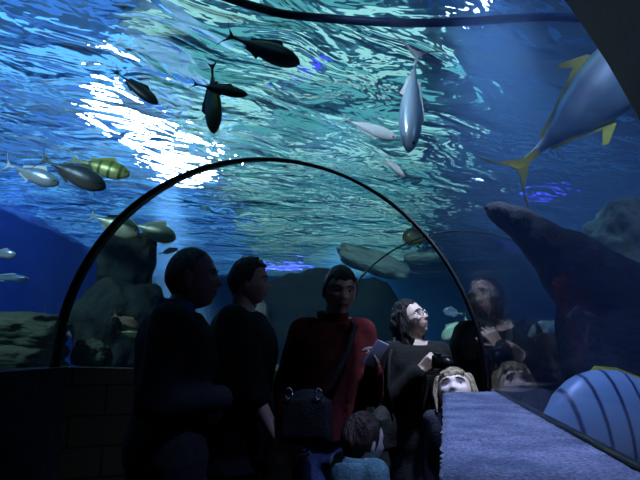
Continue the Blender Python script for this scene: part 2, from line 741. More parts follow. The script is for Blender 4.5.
# fixtureless spots, mostly added fill; shaft, ledge, faces and haze stand for lamps
spot('spot_shaft', (-2.1, 7.2, 3.95), (-1.6, 7.1, 0), (.55, .85, 1.0), 7000, 26, .9, .2)
spot('spot_left', (-4.6, 8.0, 3.9), (-4.4, 10, 0), (.05, .18, 1.0), 500, 150, 1, .3)  # added deep blue fill for the left of the tank
spot('spot_left_front', (-3.4, 2.6, 3.9), (-2.6, 6.0, 2.2), (.50, .80, 1.0), 260, 80, .9, .15)  # added frontal fill for the left fish
spot('spot_middle', (.6, 14, 3.9), (.6, 17, 0), (.09, .42, .70), 1900, 150, 1, .3)  # added teal fill for the back of the tank
spot('spot_middle_front', (.1, 6.0, 3.9), (.9, 11.5, 2.6), (.40, .85, .95), 420, 70, .9, .15)  # added to brighten the pale far rocks
spot('spot_right', (4.6, 5.5, 3.9), (4.6, 7.5, 0), (.09, .30, .85), 420, 150, 1, .3)  # added blue fill for the right of the tank
spot('spot_right_front', (1.25, .3, 3.7), (1.72, 2.5, 2.3), (.50, .70, 1.0), 210, 26, .8, .12)  # added to brighten the big yellow-finned fish
spot('spot_tail', (2.7, 1.3, 3.8), (1.35, 2.6, 2.1), (.55, .70, 1.0), 90, 40, .8, .1)  # added to brighten the tail of that fish
spot('spot_barred', (1.9, .5, 3.2), (1.0, 1.7, 1.05), (.40, .60, 1.0), 14, 40, .8, .1)
spot('spot_ledge', (.95, 1.2, 3.7), (.50, 1.62, 1.08), (.33, .43, 1.0), 310, 43, .5, .05)
spot('spot_faces', (1.02, 2.2, 3.85), (.61, 2.70, 1.30), (.62, .72, 1.0), 680, 21, .5, .05)
spot('spot_silver', (-.1, 1.7, 3.6), (.36, 3.3, 2.62), (.6, .8, 1.0), 150, 30, .8, .08)  # added to brighten the silver bellied fish
spot('spot_haze', (1.05, 3.6, 3.75), (1.9, 4.3, 2.0), (.34, .62, 1.0), 900, 75, 1, .25)
pl_ = bpy.data.lights.new('dim_tunnel_fill', 'POINT')  # weak warm fill added to show the people, no fixture
pl_.energy = .38
pl_.color = (1.0, .85, .75)
pl_.shadow_soft_size = .15
o = bpy.data.objects.new('dim_tunnel_fill', pl_)
o.location = (-.6, .1, 2.2)
C.objects.link(o)

# water volume: the tank box with the tunnel cut out of it
if VOL:
    ov, of = [], []
    x0, x1, y0, y1, z0, z1 = X0 - .4, X1 + .4, Y0 - .2, Y1 + .4, -.6, SURF - .005
    ov = [V((x, y, z)) for x in (x0, x1) for y in (y0, y1) for z in (z0, z1)]
    of = [[0, 1, 3, 2], [4, 6, 7, 5], [0, 4, 5, 1], [2, 3, 7, 6], [0, 2, 6, 4], [1, 5, 7, 3]]
    me = bpy.data.meshes.new('water')
    bm = bmesh.new()
    vs = [bm.verts.new(p) for p in ov]
    for q in of:
        bm.faces.new([vs[i] for i in q])
    bm.normal_update()
    bmesh.ops.recalc_face_normals(bm, faces=bm.faces)
    nf0 = len(bm.faces)
    secs = []
    for i in range(5):
        A = arch(i, .012, 32)
        sec = [V((A[0].x, A[0].y, -.12))] + A + [V((A[-1].x, A[-1].y, -.12))]
        secs.append([bm.verts.new(p) for p in sec])
    m_ = len(secs[0])
    newf = []
    for i in range(4):
        for j in range(m_):
            newf.append(bm.faces.new([secs[i][j], secs[i][(j + 1) % m_], secs[i + 1][(j + 1) % m_], secs[i + 1][j]]))
    newf.append(bm.faces.new(secs[0]))
    newf.append(bm.faces.new(secs[-1][::-1]))
    bmesh.ops.recalc_face_normals(bm, faces=newf)
    bmesh.ops.reverse_faces(bm, faces=newf)
    bm.to_mesh(me)
    bm.free()
    m, nt, out = nodes('clear_blue_water')
    vs_ = nd(nt, 'ShaderNodeVolumeScatter', Density=VOL, Anisotropy=.3, Color=(.30, .55, 1, 1))
    va = nd(nt, 'ShaderNodeVolumeAbsorption', Density=VOL * .9, Color=(.05, .45, .85, 1))
    ad = nd(nt, 'ShaderNodeAddShader')
    lk(nt, vs_.outputs[0], ad.inputs[0])
    lk(nt, va.outputs[0], ad.inputs[1])
    lk(nt, ad.outputs[0], out.inputs['Volume'])
    struct(link('water', me, m, smooth=False))

sc = bpy.context.scene
w = bpy.data.worlds.new('world')
sc.world = w
w.use_nodes = True
w.node_tree.nodes['Background'].inputs[0].default_value = (.02, .03, .05, 1)
w.node_tree.nodes['Background'].inputs[1].default_value = .0
sc.view_settings.view_transform = 'Standard'
sc.view_settings.look = 'None'
sc.view_settings.exposure = 0.0
sc.view_settings.gamma = 1.0
sc.view_settings.use_curve_mapping = False
cy = sc.cycles
cy.max_bounces = 10
cy.transparent_max_bounces = 24
cy.transmission_bounces = 8
cy.glossy_bounces = 4
cy.diffuse_bounces = 2
cy.volume_bounces = 0
cy.caustics_refractive = False
cy.caustics_reflective = False
cy.use_denoising = True
cy.sample_clamp_indirect = 4.0
cy.volume_step_rate = 4

# ------------------------------------------------------------------ rocks
def rock(label, c, r, mat, seed=0, amp=.22, sq=1.0, rz=0.0, tilt=(0, 0), name='rock', cat='rock', group=None, freq=1.6, sub=5):
    bm = bmesh.new()
    bmesh.ops.create_icosphere(bm, subdivisions=sub, radius=1.0)
    R = Euler((tilt[0], tilt[1], rz)).to_matrix()
    off = V((seed * 3.1, seed * 1.7, seed * .9))
    for vt in bm.verts:
        d = vt.co.normalized()
        if sq != 1.0:
            d = V([math.copysign(abs(q) ** sq, q) for q in d])
        h = noise.fractal(d * freq + off, 1.0, 2.0, 5)
        st = noise.noise(V((d.x * .7, d.y * .7, d.z * 5)) + off) * .35
        d = d * (1 + amp * (h + st))
        vt.co = R @ V((d.x * r[0], d.y * r[1], d.z * r[2]))
    me = bpy.data.meshes.new(name)
    bm.to_mesh(me)
    bm.free()
    o = link(name, me, mat)
    o.location = c
    return tag(o, label, cat, group)


rock('tall dark block standing on top of the stacked rock pillar behind the old man', at(127, 262, 6.1), (.29, .27, .36), M['rock_dark'], 1, .17, .62, .3, (0, .12))
rock('small flat dark slab squeezed in the waist of the stacked rock pillar', at(122, 294, 6.1), (.33, .3, .09), M['rock_dark'], 8, .15, .7)
rock('wide dark boulder at the base of the stacked rock pillar behind the old man', at(123, 330, 6.0), (.46, .4, .50), M['rock_dark'], 2, .16, .72, .8, (0, -.15))
p_ = at(120, 380, 6.0)
rock('broad dark footing rock under the stacked rock pillar', (p_.x, p_.y, .42), (.5, .5, .62), M['rock_dark'], 5, .15, .7)
rock('mossy flat boulder lying upper of two at the far left edge behind the low wall', at(8, 331, 5.0), (.46, .4, .16), M['rock_green'], 3, .14, .6, .1)
rock('mossy slab under the flat boulder at the far left edge', at(6, 360, 4.95), (.44, .4, .15), M['rock_green'], 4, .14, .6, -.2)
p_ = at(4, 395, 5.1)
rock('dark boulder holding up the mossy slabs at the far left', (p_.x, p_.y, .38), (.5, .5, .62), M['rock_green'], 6, .14, .7)
rock('small mossy rock beside the foot of the rock pillar near the arch', at(92, 353, 5.6), (.17, .2, .13), M['rock_green'], 7, .2, .7)
p_ = at(92, 385, 5.6)
rock('low mossy rock beneath the small rock by the arch foot', (p_.x, p_.y, .4), (.25, .28, .55), M['rock_green'], 17, .15, .7)
rock('upright pale rounded stone between the short-haired woman and the woman in red', at(264, 322, 5.6), (.085, .12, .21), M['rock_pale'], 9, .12, .8, 0, (0, -.1))
p_ = at(268, 365, 5.6)
rock('pale boulder below the upright stone behind the woman in red', (p_.x, p_.y, .5), (.2, .25, .6), M['rock_pale'], 19, .12, .7)
rock('smooth pale boulder between the woman in red and the woman with glasses', at(390, 368, 6.2), (.26, .3, .27), M['rock_pale'], 10, .10, .8)
p_ = at(395, 385, 6.3)
rock('low boulder under the smooth pale boulder at the centre', (p_.x, p_.y, .35), (.4, .35, .6), M['rock_pale'], 11, .12, .7)
rock('long pale sloping rock rising behind the head of the woman in red', at(372, 262, 11.5), (.75, .5, .22), M['rock_pale'], 12, .2, .8, 0, (0, .35))
rock('short pale flat rock behind the black arch beside the long pale sloping rock', at(424, 258, 11.3), (.42, .3, .10), M['rock_pale'], 22, .12, .7)
p_ = at(352, 330, 11.8)
rock('big dim mound of rock on the far side of the tank', (p_.x - .6, p_.y, 1.1), (1.7, 1.0, 1.75), M['rock_dim'], 13, .16, .8)
rock('tan boulder behind the shoulder of the dark-haired man', at(553, 362, 2.95), (.10, .11, .14), M['rock_tan'], 14, .16, .8)
p_ = at(556, 380, 2.95)
rock('brown rock under the tan boulder behind the man', (p_.x + .05, p_.y, .42), (.13, .14, .55), M['rock_tan'], 15, .1, .8)
rock('pale tan ledge of rock peeping out above the shoulder of the dark-haired man', at(524, 330, 4.3) + V((.30, -.55, 0)), (.16, .10, .10), M['rock_pale'], 16, .14, .8, 0, (0, .5))
rock('dim green boulder high at the right edge of the picture', at(632, 262, 3.3), (.24, .25, .34), M['rock_dark'], 18, .2, .8)
p_ = at(640, 330, 3.3)
rock('dark boulder stacked under the dim green boulder at the right edge', (p_.x, p_.y, .5), (.4, .4, .75), M['rock_dark'], 20, .14, .8)

# the black overhanging outcrop with its pointed prow
mb = MB()
pts = [(488, 209, .014), (500, 213, .040), (520, 222, .066), (545, 242, .10), (575, 268, .15), (612, 300, .21), (640, 330, .25)]
for a_, b_ in zip(pts[:-1], pts[1:]):
    mb.cap(at(a_[0], a_[1], 2.45), a_[2], at(b_[0], b_[1], 2.4), b_[2], 20)
mb.cap(at(596, 330, 2.4), .17, at(600, 375, 2.3), .15, 20)
e_ = at(625, 350, 2.4)
mb.cap(e_, .27, (e_.x + .1, e_.y, .0), .36, 24)
o = mb.build('rock', M['rock_black'], vox=.022, smooth=2, wrinkle=.022, wscale=4.5)
tag(o, 'large black rock outcrop with a pointed overhanging prow on the right', 'rock')

# pale rim along the far wall of the tank
mb = MB()
a_, b_ = at(392, 262, 21.0), at(600, 264, 21.0)
mb.box(((a_.x + b_.x) / 2, 21.2, a_.z), ((b_.x - a_.x) / 2, .25, .09))
struct(mb.build('trim_5', M['rock_pale'], bevel=.03))

# sagging dark band over the tunnel: a rib reflection modelled as a tube
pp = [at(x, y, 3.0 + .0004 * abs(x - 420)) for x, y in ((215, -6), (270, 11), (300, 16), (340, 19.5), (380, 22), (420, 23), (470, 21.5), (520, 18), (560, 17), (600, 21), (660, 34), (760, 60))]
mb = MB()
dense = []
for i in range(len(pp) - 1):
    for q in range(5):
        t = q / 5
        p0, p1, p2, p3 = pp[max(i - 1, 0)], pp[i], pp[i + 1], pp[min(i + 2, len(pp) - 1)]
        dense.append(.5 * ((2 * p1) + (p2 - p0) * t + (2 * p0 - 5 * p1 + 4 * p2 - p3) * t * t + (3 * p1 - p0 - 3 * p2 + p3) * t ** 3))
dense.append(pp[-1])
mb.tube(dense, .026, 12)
tag(mb.build('rib_reflection', M['rib_reflection']), 'dark blue band high above the tunnel, a rib reflection modelled as a tube', 'rib_reflection')


# ------------------------------------------------------------------ fish
PROF = [(0, .11), (.08, .13), (.2, .33), (.35, .68), (.5, .92), (.62, 1.0), (.74, .97), (.84, .82), (.92, .58), (.97, .34), (1.0, .06)]
PWID = [(0, .10), (.08, .16), (.2, .36), (.35, .66), (.5, .9), (.62, 1.0), (.74, 1.0), (.84, .88), (.92, .62), (.97, .38), (1.0, .06)]


def interp(T, t):
    for (a, u), (b, w_) in zip(T[:-1], T[1:]):
        if t <= b:
            s = (t - a) / (b - a)
            s = s * s * (3 - 2 * s) * .5 + s * .5
            return u + (w_ - u) * s
    return T[-1][1]


def fin(name, poly, th, mat, parent, yoff=0.0, rot=None, org=None):
    """a thin solid fin, thick at its root and thinning to the tip"""
    n = len(poly)
    vs = []
    for sgn in (-1, 1):
        for (x, z, k) in poly:
            p = V((x, yoff + sgn * th * k, z))
            if rot is not None:
                p = V(org) + rot @ (p - V(org))
            vs.append(p)
    fs = [list(range(n)), list(range(2 * n - 1, n - 1, -1))] + [[i, (i + 1) % n, n + (i + 1) % n, n + i] for i in range(n)]
    return pyd(name, vs, fs, mat, parent, smooth=False)


FISH = []


def fish(label, head, tail, Y, body, finm, hr=.26, wr=.13, fork=.30, up=None, deep=0, cat='fish', spiny=True, tailmat=None, pect=True, curve=0.0, name='fish', group=None, dorsal=1.0, jack=False):
    Yh, Yt = Y if hasattr(Y, '__len__') else (Y, Y)
    h, t = at(head[0], head[1], Yh), at(tail[0], tail[1], Yt)
    L = (h - t).length
    xa = (h - t).normalized()
    u = V((0, 0, 1)) if up is None else V(up)
    za = (u - xa * u.dot(xa)).normalized()
    ya = za.cross(xa)
    root = empty(name, (h + t) / 2, label, cat, 0, group)
    m3 = Matrix((xa, ya, za)).transposed()
    root.rotation_euler = m3.to_euler()
    B0 = -.5 + .17          # peduncle
    BL_ = L * .83
    tf = deep

    def cy_(x):             # sideways bend of the swimming body
        return curve * L * math.sin((x / L + .5) * 4.2)
    rings = []
    NR, NS = 30, 20
    for i in range(NR + 1):
        s = i / NR
        x = L * B0 + BL_ * s
        hh = interp(PROF, s) * hr * L / 2
        ww = interp(PWID, s) * wr * L / 2
        zc = -tf * hr * L * math.sin(PI * s) * .12
        rings.append([V((x, cy_(x) + ww * math.cos(2 * PI * j / NS), zc + hh * math.copysign(abs(math.sin(2 * PI * j / NS)) ** 1.08, math.sin(2 * PI * j / NS)))) for j in range(NS)])
    mb_ = MB()
    mb_.rings(rings)
    mb_.build('body', body, root)
    k = L
    pb = L * B0
    q = hr * k * .11 / 2
    cp = [(pb + .05 * k, q, .9), (pb - .02 * k, q * 1.0, .8), (-.45 * k, fork * k * .30, .5), (-.5 * k, fork * k * .62, .15), (-.475 * k, fork * k * .40, .3), (-.42 * k, fork * k * .14, .6), (-.405 * k, 0, .7),
          (-.42 * k, -fork * k * .14, .6), (-.475 * k, -fork * k * .40, .3), (-.5 * k, -fork * k * .62, .15), (-.45 * k, -fork * k * .30, .5), (pb - .02 * k, -q * 1.0, .8), (pb + .05 * k, -q, .9)]
    fin('caudal_fin', cp, .011 * k, tailmat or finm, root, cy_(pb))

    def hz(s):
        return interp(PROF, s) * hr * L / 2

    def xs(s):
        return L * B0 + BL_ * s
    d0 = .70 if spiny else .55
    dp = [(xs(.22), hz(.22) * .9, .6)] + [(xs(s), hz(s) * .9, .8) for s in (.35, .5, d0)]
    dh = hr * k * .20 * dorsal
    dp += [(xs(d0 - .08), hz(d0 - .08) + dh, .2), (xs(.5), hz(.5) + dh * .75, .2), (xs(.36), hz(.36) + dh * .55, .2), (xs(.20), hz(.22) + dh * .6, .2)]
    if jack:
        e_ = hr * k * .05
        dp = [(xs(s), hz(s) * .9, .7) for s in (.12, .25, .4, .52, .62)] + [(xs(.60), hz(.6) + e_, .4), (xs(.47), hz(.5) + e_ * 5.2, .1), (xs(.44), hz(.5) + e_ * 4.6, .1), (xs(.50), hz(.5) + e_ * 1.5, .3), (xs(.40), hz(.4) + e_, .2), (xs(.25), hz(.25) + e_, .2), (xs(.12), hz(.12) + e_, .2)]
    fin('dorsal_fin', dp, .010 * k, finm, root, cy_(xs(.45)))
    ap = [(xs(.20), -hz(.2) * .9, .6)] + [(xs(s), -hz(s) * .9, .8) for s in (.3, .42)]
    ap += [(xs(.40), -hz(.40) - dh * .95, .2), (xs(.30), -hz(.3) - dh * .5, .2), (xs(.18), -hz(.2) - dh * .5, .2)]
    if jack:
        ap = [(xs(s), -hz(s) * .9, .7) for s in (.12, .25, .38, .48)] + [(xs(.46), -hz(.46) - e_, .4), (xs(.35), -hz(.4) - e_ * 5.2, .1), (xs(.32), -hz(.4) - e_ * 4.4, .1), (xs(.38), -hz(.38) - e_ * 1.3, .3), (xs(.25), -hz(.25) - e_, .2), (xs(.12), -hz(.12) - e_, .2)]
    fin('anal_fin', ap, .010 * k, finm, root, cy_(xs(.3)))
    if pect:
        for sg in (-1, 1):
            yo = sg * interp(PWID, .72) * wr * L / 2 * .9 + cy_(xs(.72))
            org = (xs(.74), yo, -hz(.7) * .25)
            Rr = Matrix.Rotation(sg * .55, 3, 'Z')
            pl = [(xs(.74), -hz(.7) * .12, 1), (xs(.66), -hz(.7) * .20, .6), (xs(.52), -hz(.7) * .62, .2), (xs(.58), -hz(.7) * .70, .3), (xs(.70), -hz(.7) * .48, .8)]
            fin('pectoral_fin', pl, .008 * k, finm, root, yo, Rr, org)
    for sg in (-1, 1):
        mb_ = MB()
        yo = sg * interp(PWID, .915) * wr * L / 2 * .88 + cy_(xs(.915))
        mb_.ell((xs(.915), yo, hz(.915) * .28), (.016 * k, .008 * k, .016 * k), n=12, m=8)
        mb_.build('eye', M['eye_dark'], root)
    FISH.append(root)
    return root


M['eye_dark'] = surf('fish_eye', (.01, .01, .012), rough=.15)
F = {}
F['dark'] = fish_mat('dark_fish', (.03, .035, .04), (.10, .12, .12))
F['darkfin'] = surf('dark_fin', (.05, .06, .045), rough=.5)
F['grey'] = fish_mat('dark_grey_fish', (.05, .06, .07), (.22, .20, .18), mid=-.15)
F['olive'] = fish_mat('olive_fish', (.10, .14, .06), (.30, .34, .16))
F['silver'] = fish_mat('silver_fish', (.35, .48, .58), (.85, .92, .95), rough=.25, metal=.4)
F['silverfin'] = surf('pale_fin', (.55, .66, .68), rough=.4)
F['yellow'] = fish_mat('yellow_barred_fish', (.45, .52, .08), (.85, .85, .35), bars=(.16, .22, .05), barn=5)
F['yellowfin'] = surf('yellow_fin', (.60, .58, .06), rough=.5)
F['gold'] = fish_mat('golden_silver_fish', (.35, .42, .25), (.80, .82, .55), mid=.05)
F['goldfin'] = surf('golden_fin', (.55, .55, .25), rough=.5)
F['jack'] = fish_mat('blue_silver_fish', (.55, .68, .90), (.20, .34, .50), mid=.05, soft=.12, rough=.3)  # pale back over darker belly: light from above painted in
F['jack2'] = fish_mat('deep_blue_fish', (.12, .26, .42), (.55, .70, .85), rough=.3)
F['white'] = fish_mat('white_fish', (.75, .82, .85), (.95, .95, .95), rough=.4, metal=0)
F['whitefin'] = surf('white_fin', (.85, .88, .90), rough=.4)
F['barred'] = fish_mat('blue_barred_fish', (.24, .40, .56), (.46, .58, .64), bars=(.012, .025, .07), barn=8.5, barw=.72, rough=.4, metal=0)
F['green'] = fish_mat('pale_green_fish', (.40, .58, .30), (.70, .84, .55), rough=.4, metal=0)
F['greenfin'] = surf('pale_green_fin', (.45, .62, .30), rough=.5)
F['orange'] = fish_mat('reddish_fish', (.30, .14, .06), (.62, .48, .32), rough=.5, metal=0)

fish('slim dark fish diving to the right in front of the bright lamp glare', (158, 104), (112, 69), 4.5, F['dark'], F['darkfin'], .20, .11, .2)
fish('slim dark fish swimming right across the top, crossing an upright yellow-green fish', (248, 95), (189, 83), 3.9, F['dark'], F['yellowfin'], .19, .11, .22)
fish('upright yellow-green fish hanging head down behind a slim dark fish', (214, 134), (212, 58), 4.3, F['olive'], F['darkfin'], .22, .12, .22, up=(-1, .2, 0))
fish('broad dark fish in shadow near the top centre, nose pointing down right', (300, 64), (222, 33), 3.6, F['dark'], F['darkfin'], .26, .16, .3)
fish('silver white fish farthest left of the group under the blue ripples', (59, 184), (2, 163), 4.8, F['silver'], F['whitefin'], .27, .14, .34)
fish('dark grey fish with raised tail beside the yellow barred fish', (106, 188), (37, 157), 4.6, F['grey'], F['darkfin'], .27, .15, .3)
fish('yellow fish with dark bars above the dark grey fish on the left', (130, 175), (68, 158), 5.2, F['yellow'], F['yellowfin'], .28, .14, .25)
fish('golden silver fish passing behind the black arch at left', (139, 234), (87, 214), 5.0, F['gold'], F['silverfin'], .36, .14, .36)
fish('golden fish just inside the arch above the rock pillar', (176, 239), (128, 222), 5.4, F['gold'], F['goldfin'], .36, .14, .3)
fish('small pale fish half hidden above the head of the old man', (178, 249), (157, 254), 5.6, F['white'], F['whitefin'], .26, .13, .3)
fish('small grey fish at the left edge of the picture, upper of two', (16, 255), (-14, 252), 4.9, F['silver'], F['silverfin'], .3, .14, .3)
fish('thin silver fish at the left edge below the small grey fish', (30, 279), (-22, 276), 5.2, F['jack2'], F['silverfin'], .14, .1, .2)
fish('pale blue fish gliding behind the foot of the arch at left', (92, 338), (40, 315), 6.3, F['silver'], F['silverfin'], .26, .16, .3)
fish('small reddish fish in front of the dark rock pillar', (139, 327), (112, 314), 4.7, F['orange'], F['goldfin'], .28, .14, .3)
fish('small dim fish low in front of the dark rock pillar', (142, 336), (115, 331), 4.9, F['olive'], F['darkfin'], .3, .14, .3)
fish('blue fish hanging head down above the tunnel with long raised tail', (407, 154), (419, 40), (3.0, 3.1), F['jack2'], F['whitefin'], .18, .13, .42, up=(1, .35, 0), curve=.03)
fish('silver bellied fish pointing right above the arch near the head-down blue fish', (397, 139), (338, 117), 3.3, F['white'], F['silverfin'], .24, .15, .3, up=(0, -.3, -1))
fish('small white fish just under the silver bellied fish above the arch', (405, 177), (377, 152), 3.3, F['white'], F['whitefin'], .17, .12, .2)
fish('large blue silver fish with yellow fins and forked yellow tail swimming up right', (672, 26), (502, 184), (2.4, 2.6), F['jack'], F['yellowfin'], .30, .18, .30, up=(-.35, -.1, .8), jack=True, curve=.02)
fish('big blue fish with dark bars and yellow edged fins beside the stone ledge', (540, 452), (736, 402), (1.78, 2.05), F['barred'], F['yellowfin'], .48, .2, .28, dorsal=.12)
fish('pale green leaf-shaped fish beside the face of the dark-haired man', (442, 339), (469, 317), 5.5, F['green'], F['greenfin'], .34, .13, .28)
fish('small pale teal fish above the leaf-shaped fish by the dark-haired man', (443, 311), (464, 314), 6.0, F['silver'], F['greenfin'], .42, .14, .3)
fish('rounded olive stone modelled as a fish by the black arch above the woman with glasses', (402, 236), (436, 238), 5.2, F['olive'], F['darkfin'], .52, .3, .3)  # a rounded stone given the shape of a fish
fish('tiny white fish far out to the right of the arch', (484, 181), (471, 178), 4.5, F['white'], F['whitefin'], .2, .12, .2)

# ------------------------------------------------------------------ people
def skin_mat(name, col, lip):
    """skin, redder at the lips (object coordinates of the head are passed in by a stored attribute)"""
    m, nt, out = nodes(name)
    p = nd(nt, 'ShaderNodeBsdfPrincipled', Roughness=.5)
    p.inputs['Specular IOR Level'].default_value = .35
    n = nd(nt, 'ShaderNodeTexNoise', Scale=28.0, Detail=3.0)
    r = nd(nt, 'ShaderNodeValToRGB')
    r.color_ramp.elements[0].color = c4([q * .9 for q in col])
    r.color_ramp.elements[1].color = c4(col)
    lk(nt, n.outputs[0], r.inputs[0])
    at_ = nd(nt, 'ShaderNodeAttribute', attribute_name='lips')
    x = nd(nt, 'ShaderNodeMix', data_type='RGBA')
    lk(nt, at_.outputs['Fac'], x.inputs[0])
    lk(nt, r.outputs[0], x.inputs[6])
    x.inputs[7].default_value = c4(lip)
    lk(nt, x.outputs[2], p.inputs['Base Color'])
    lk(nt, p.outputs[0], out.inputs[0])
    return m


M['skin_old'] = skin_mat('weathered_skin', (.42, .26, .19), (.36, .17, .13))
M['skin'] = skin_mat('skin', (.50, .33, .25), (.42, .14, .12))
M['skin_pale'] = skin_mat('pale_skin', (.68, .50, .42), (.52, .20, .18))
M['skin_child'] = skin_mat('child_skin', (.72, .56, .50), (.55, .22, .22))
M['eye_white'] = surf('eye_white', (.62, .62, .62), rough=.25)
M['iris'] = surf('dark_iris', (.015, .012, .01), rough=.15)
M['mouth'] = surf('open_mouth', (.03, .008, .008), rough=.5)


def hair_mat(name, a, b):
    return surf(name, a, b, .55, 30, .8, 60, stretch=(1, 1, .15))


M['hair_grey'] = hair_mat('short_grey_hair', (.09, .08, .07), (.20, .19, .17))
M['hair_brown'] = hair_mat('dark_brown_hair', (.018, .012, .008), (.045, .03, .02))
M['hair_black'] = hair_mat('black_hair', (.006, .006, .007), (.018, .016, .015))
M['hair_fair'] = hair_mat('fair_hair', (.20, .15, .09), (.42, .34, .22))
M['hair_child'] = hair_mat('child_brown_hair', (.04, .025, .015), (.10, .06, .035))
M['navy'] = surf('navy_jacket_cloth', (.007, .007, .009), (.011, .011, .014), .9, 60, .2)
M['blue_shirt'] = surf('blue_shirt_cloth', (.12, .20, .42), (.16, .25, .5), .85, 60)
M['jeans'] = surf('blue_denim', (.05, .08, .19), (.09, .13, .27), .9, 90, .2)
M['dark_jeans'] = surf('dark_denim', (.014, .018, .035), (.022, .028, .05), .9, 90, .2)
M['black_cloth'] = surf('black_cloth', (.005, .005, .006), (.009, .009, .011), .9, 50, .25)
M['red'] = surf('dark_red_knit', (.075, .005, .009), (.105, .009, .013), .95, 120, .4)
M['coat_dark'] = surf('dark_coat_cloth', (.012, .012, .014), (.02, .02, .022), .9, 50, .25)
M['scarf_grey'] = surf('grey_green_cloth', (.10, .12, .10), (.16, .18, .15), .95, 60, .3)
M['teal_coat'] = surf('pale_teal_cloth', (.13, .27, .27), (.18, .34, .33), .85, 40, .25)
M['kid_coat'] = surf('dark_child_coat', (.02, .02, .03), (.03, .03, .04), .9, 40, .2)
M['shoe'] = surf('dark_shoe', (.015, .013, .012), rough=.5)
M['device'] = surf('black_plastic', (.010, .010, .012), rough=.35)
M['leather'] = surf('black_leather', (.008, .008, .009), (.013, .013, .014), .75, 30, .2)
M['metal'] = surf('bright_metal', (.7, .7, .72), rough=.25, metal=1.0)
M['grey_plastic'] = surf('pale_grey_plastic', (.45, .46, .5), rough=.4)
M['lens'] = surf('dark_lens_glass', (.01, .01, .015), rough=.05, spec=.6)


def gauss(v, s):
    return math.exp(-(v / s) ** 2)


def head_point(d, jaw=1.0, nose=1.0, child=False):
    """unit direction -> point of a head of height 1 (front is -y); also lip weight"""
    x, y, z = d.x * .335, d.y * .415, d.z * .5
    t = max(0.0, -z / .5)
    x *= 1 - .26 * jaw * t ** 1.6
    if y > 0:
        y *= 1 - .42 * t ** 1.3
    else:
        y *= 1 + .16 * t
        # flatten the face a little
        y *= 1 - .07 * gauss(x, .2) * gauss(z, .35)
    if d.y < 0:
        fr = min(1.0, -d.y * 2.2)
        a = abs(x)
        dy = 0.0
        ns = 0.0
        if -.17 < z < .09:
            ns = (.09 - z) / .26
            ns = ns ** 1.2 * (1.0 if z > -.125 else max(0, (z + .17) / .045))
        dy -= .140 * nose * ns * gauss(x, .050 + .03 * max(0, ns))
        dy -= .030 * gauss(z - .10, .05) * gauss(x, .22)
        dy += .062 * gauss(a - .145, .080) * gauss(z - .02, .055)
        dy -= .028 * gauss(x, .11) * gauss(z + .232, .024)
        dy -= .032 * gauss(x, .09) * gauss(z + .292, .026)
        dy += .026 * gauss(x, .12) * gauss(z + .262, .014)
        dy -= .048 * gauss(x, .13) * gauss(z + .43, .07)
        dy -= .022 * gauss(a - .19, .08) * gauss(z + .10, .09)
        y += dy * fr
    return V((x, y, z))


def sphere_dirs(nu=64, nv=48):
    rows = []
    for i in range(nv):
        t = -PI / 2 + (i + .5) / nv * PI
        rows.append([V((math.cos(t) * math.cos(2 * PI * j / nu), math.cos(t) * math.sin(2 * PI * j / nu), math.sin(t))) for j in range(nu)])
    return rows


def hand(mb, w, f, n, size, thumb, curl=(25, 30, 20), spread=.10):
    """palm, four unequal fingers and a thumb; w wrist, f finger direction, n palm normal"""
    w, f, n = V(w), V(f).normalized(), V(n)
    n = (n - f * n.dot(f)).normalized()
    l = f.cross(n) * thumb
    k = size / .185
    offs = (.031, .0105, -.0105, -.030)
    lens = (.073, .082, .076, .060)
    base = []
    for q, (o_, ln) in enumerate(zip(offs, lens)):
        kn = w + f * (.088 - .006 * abs(q - 1)) * k + l * o_ * k
        mb.cap(w + l * o_ * .55 * k, .015 * k, kn, .0115 * k, 10)
        base.append(kn)
        ang = 0
        p = kn
        dirv = (f + l * spread * (1.2 - q)).normalized()
        ax = dirv.cross(n)
        r0 = .0092 * k
        for fr, c in zip((.45, .31, .24), curl):
            ang += math.radians(c)
            dd = dirv * math.cos(ang) + n * math.sin(ang)
            p2 = p + dd * ln * fr * k
            mb.cap(p, r0, p2, r0 * .9, 10)
            p, r0 = p2, r0 * .9
    for a_, b_ in zip(base[:-1], base[1:]):
        mb.cap(a_, .011 * k, b_, .011 * k, 10)
    tb = w + f * .022 * k + l * .022 * k
    t1 = tb + (f * .55 + l * .75 + n * .25).normalized() * .042 * k
    t2 = t1 + (f * .85 + l * .35 + n * .35).normalized() * .032 * k
    t3 = t2 + (f * .9 + l * .05 + n * .5).normalized() * .026 * k
    mb.cap(w, .014 * k, tb, .015 * k, 10)
    mb.cap(tb, .015 * k, t1, .012 * k, 10)
    mb.cap(t1, .0115 * k, t2, .0105 * k, 10)
    mb.cap(t2, .0105 * k, t3, .0085 * k, 10)


TORSO = [(.80, .150, .105, 0), (.88, .170, .120, .005), (.95, .170, .120, .005), (1.04, .148, .105, 0), (1.14, .150, .108, -.005), (1.25, .165, .118, -.008), (1.33, .172, .110, .0), (1.39, .160, .090, .006), (1.43, .115, .070, .012), (1.46, .07, .06, .012)]


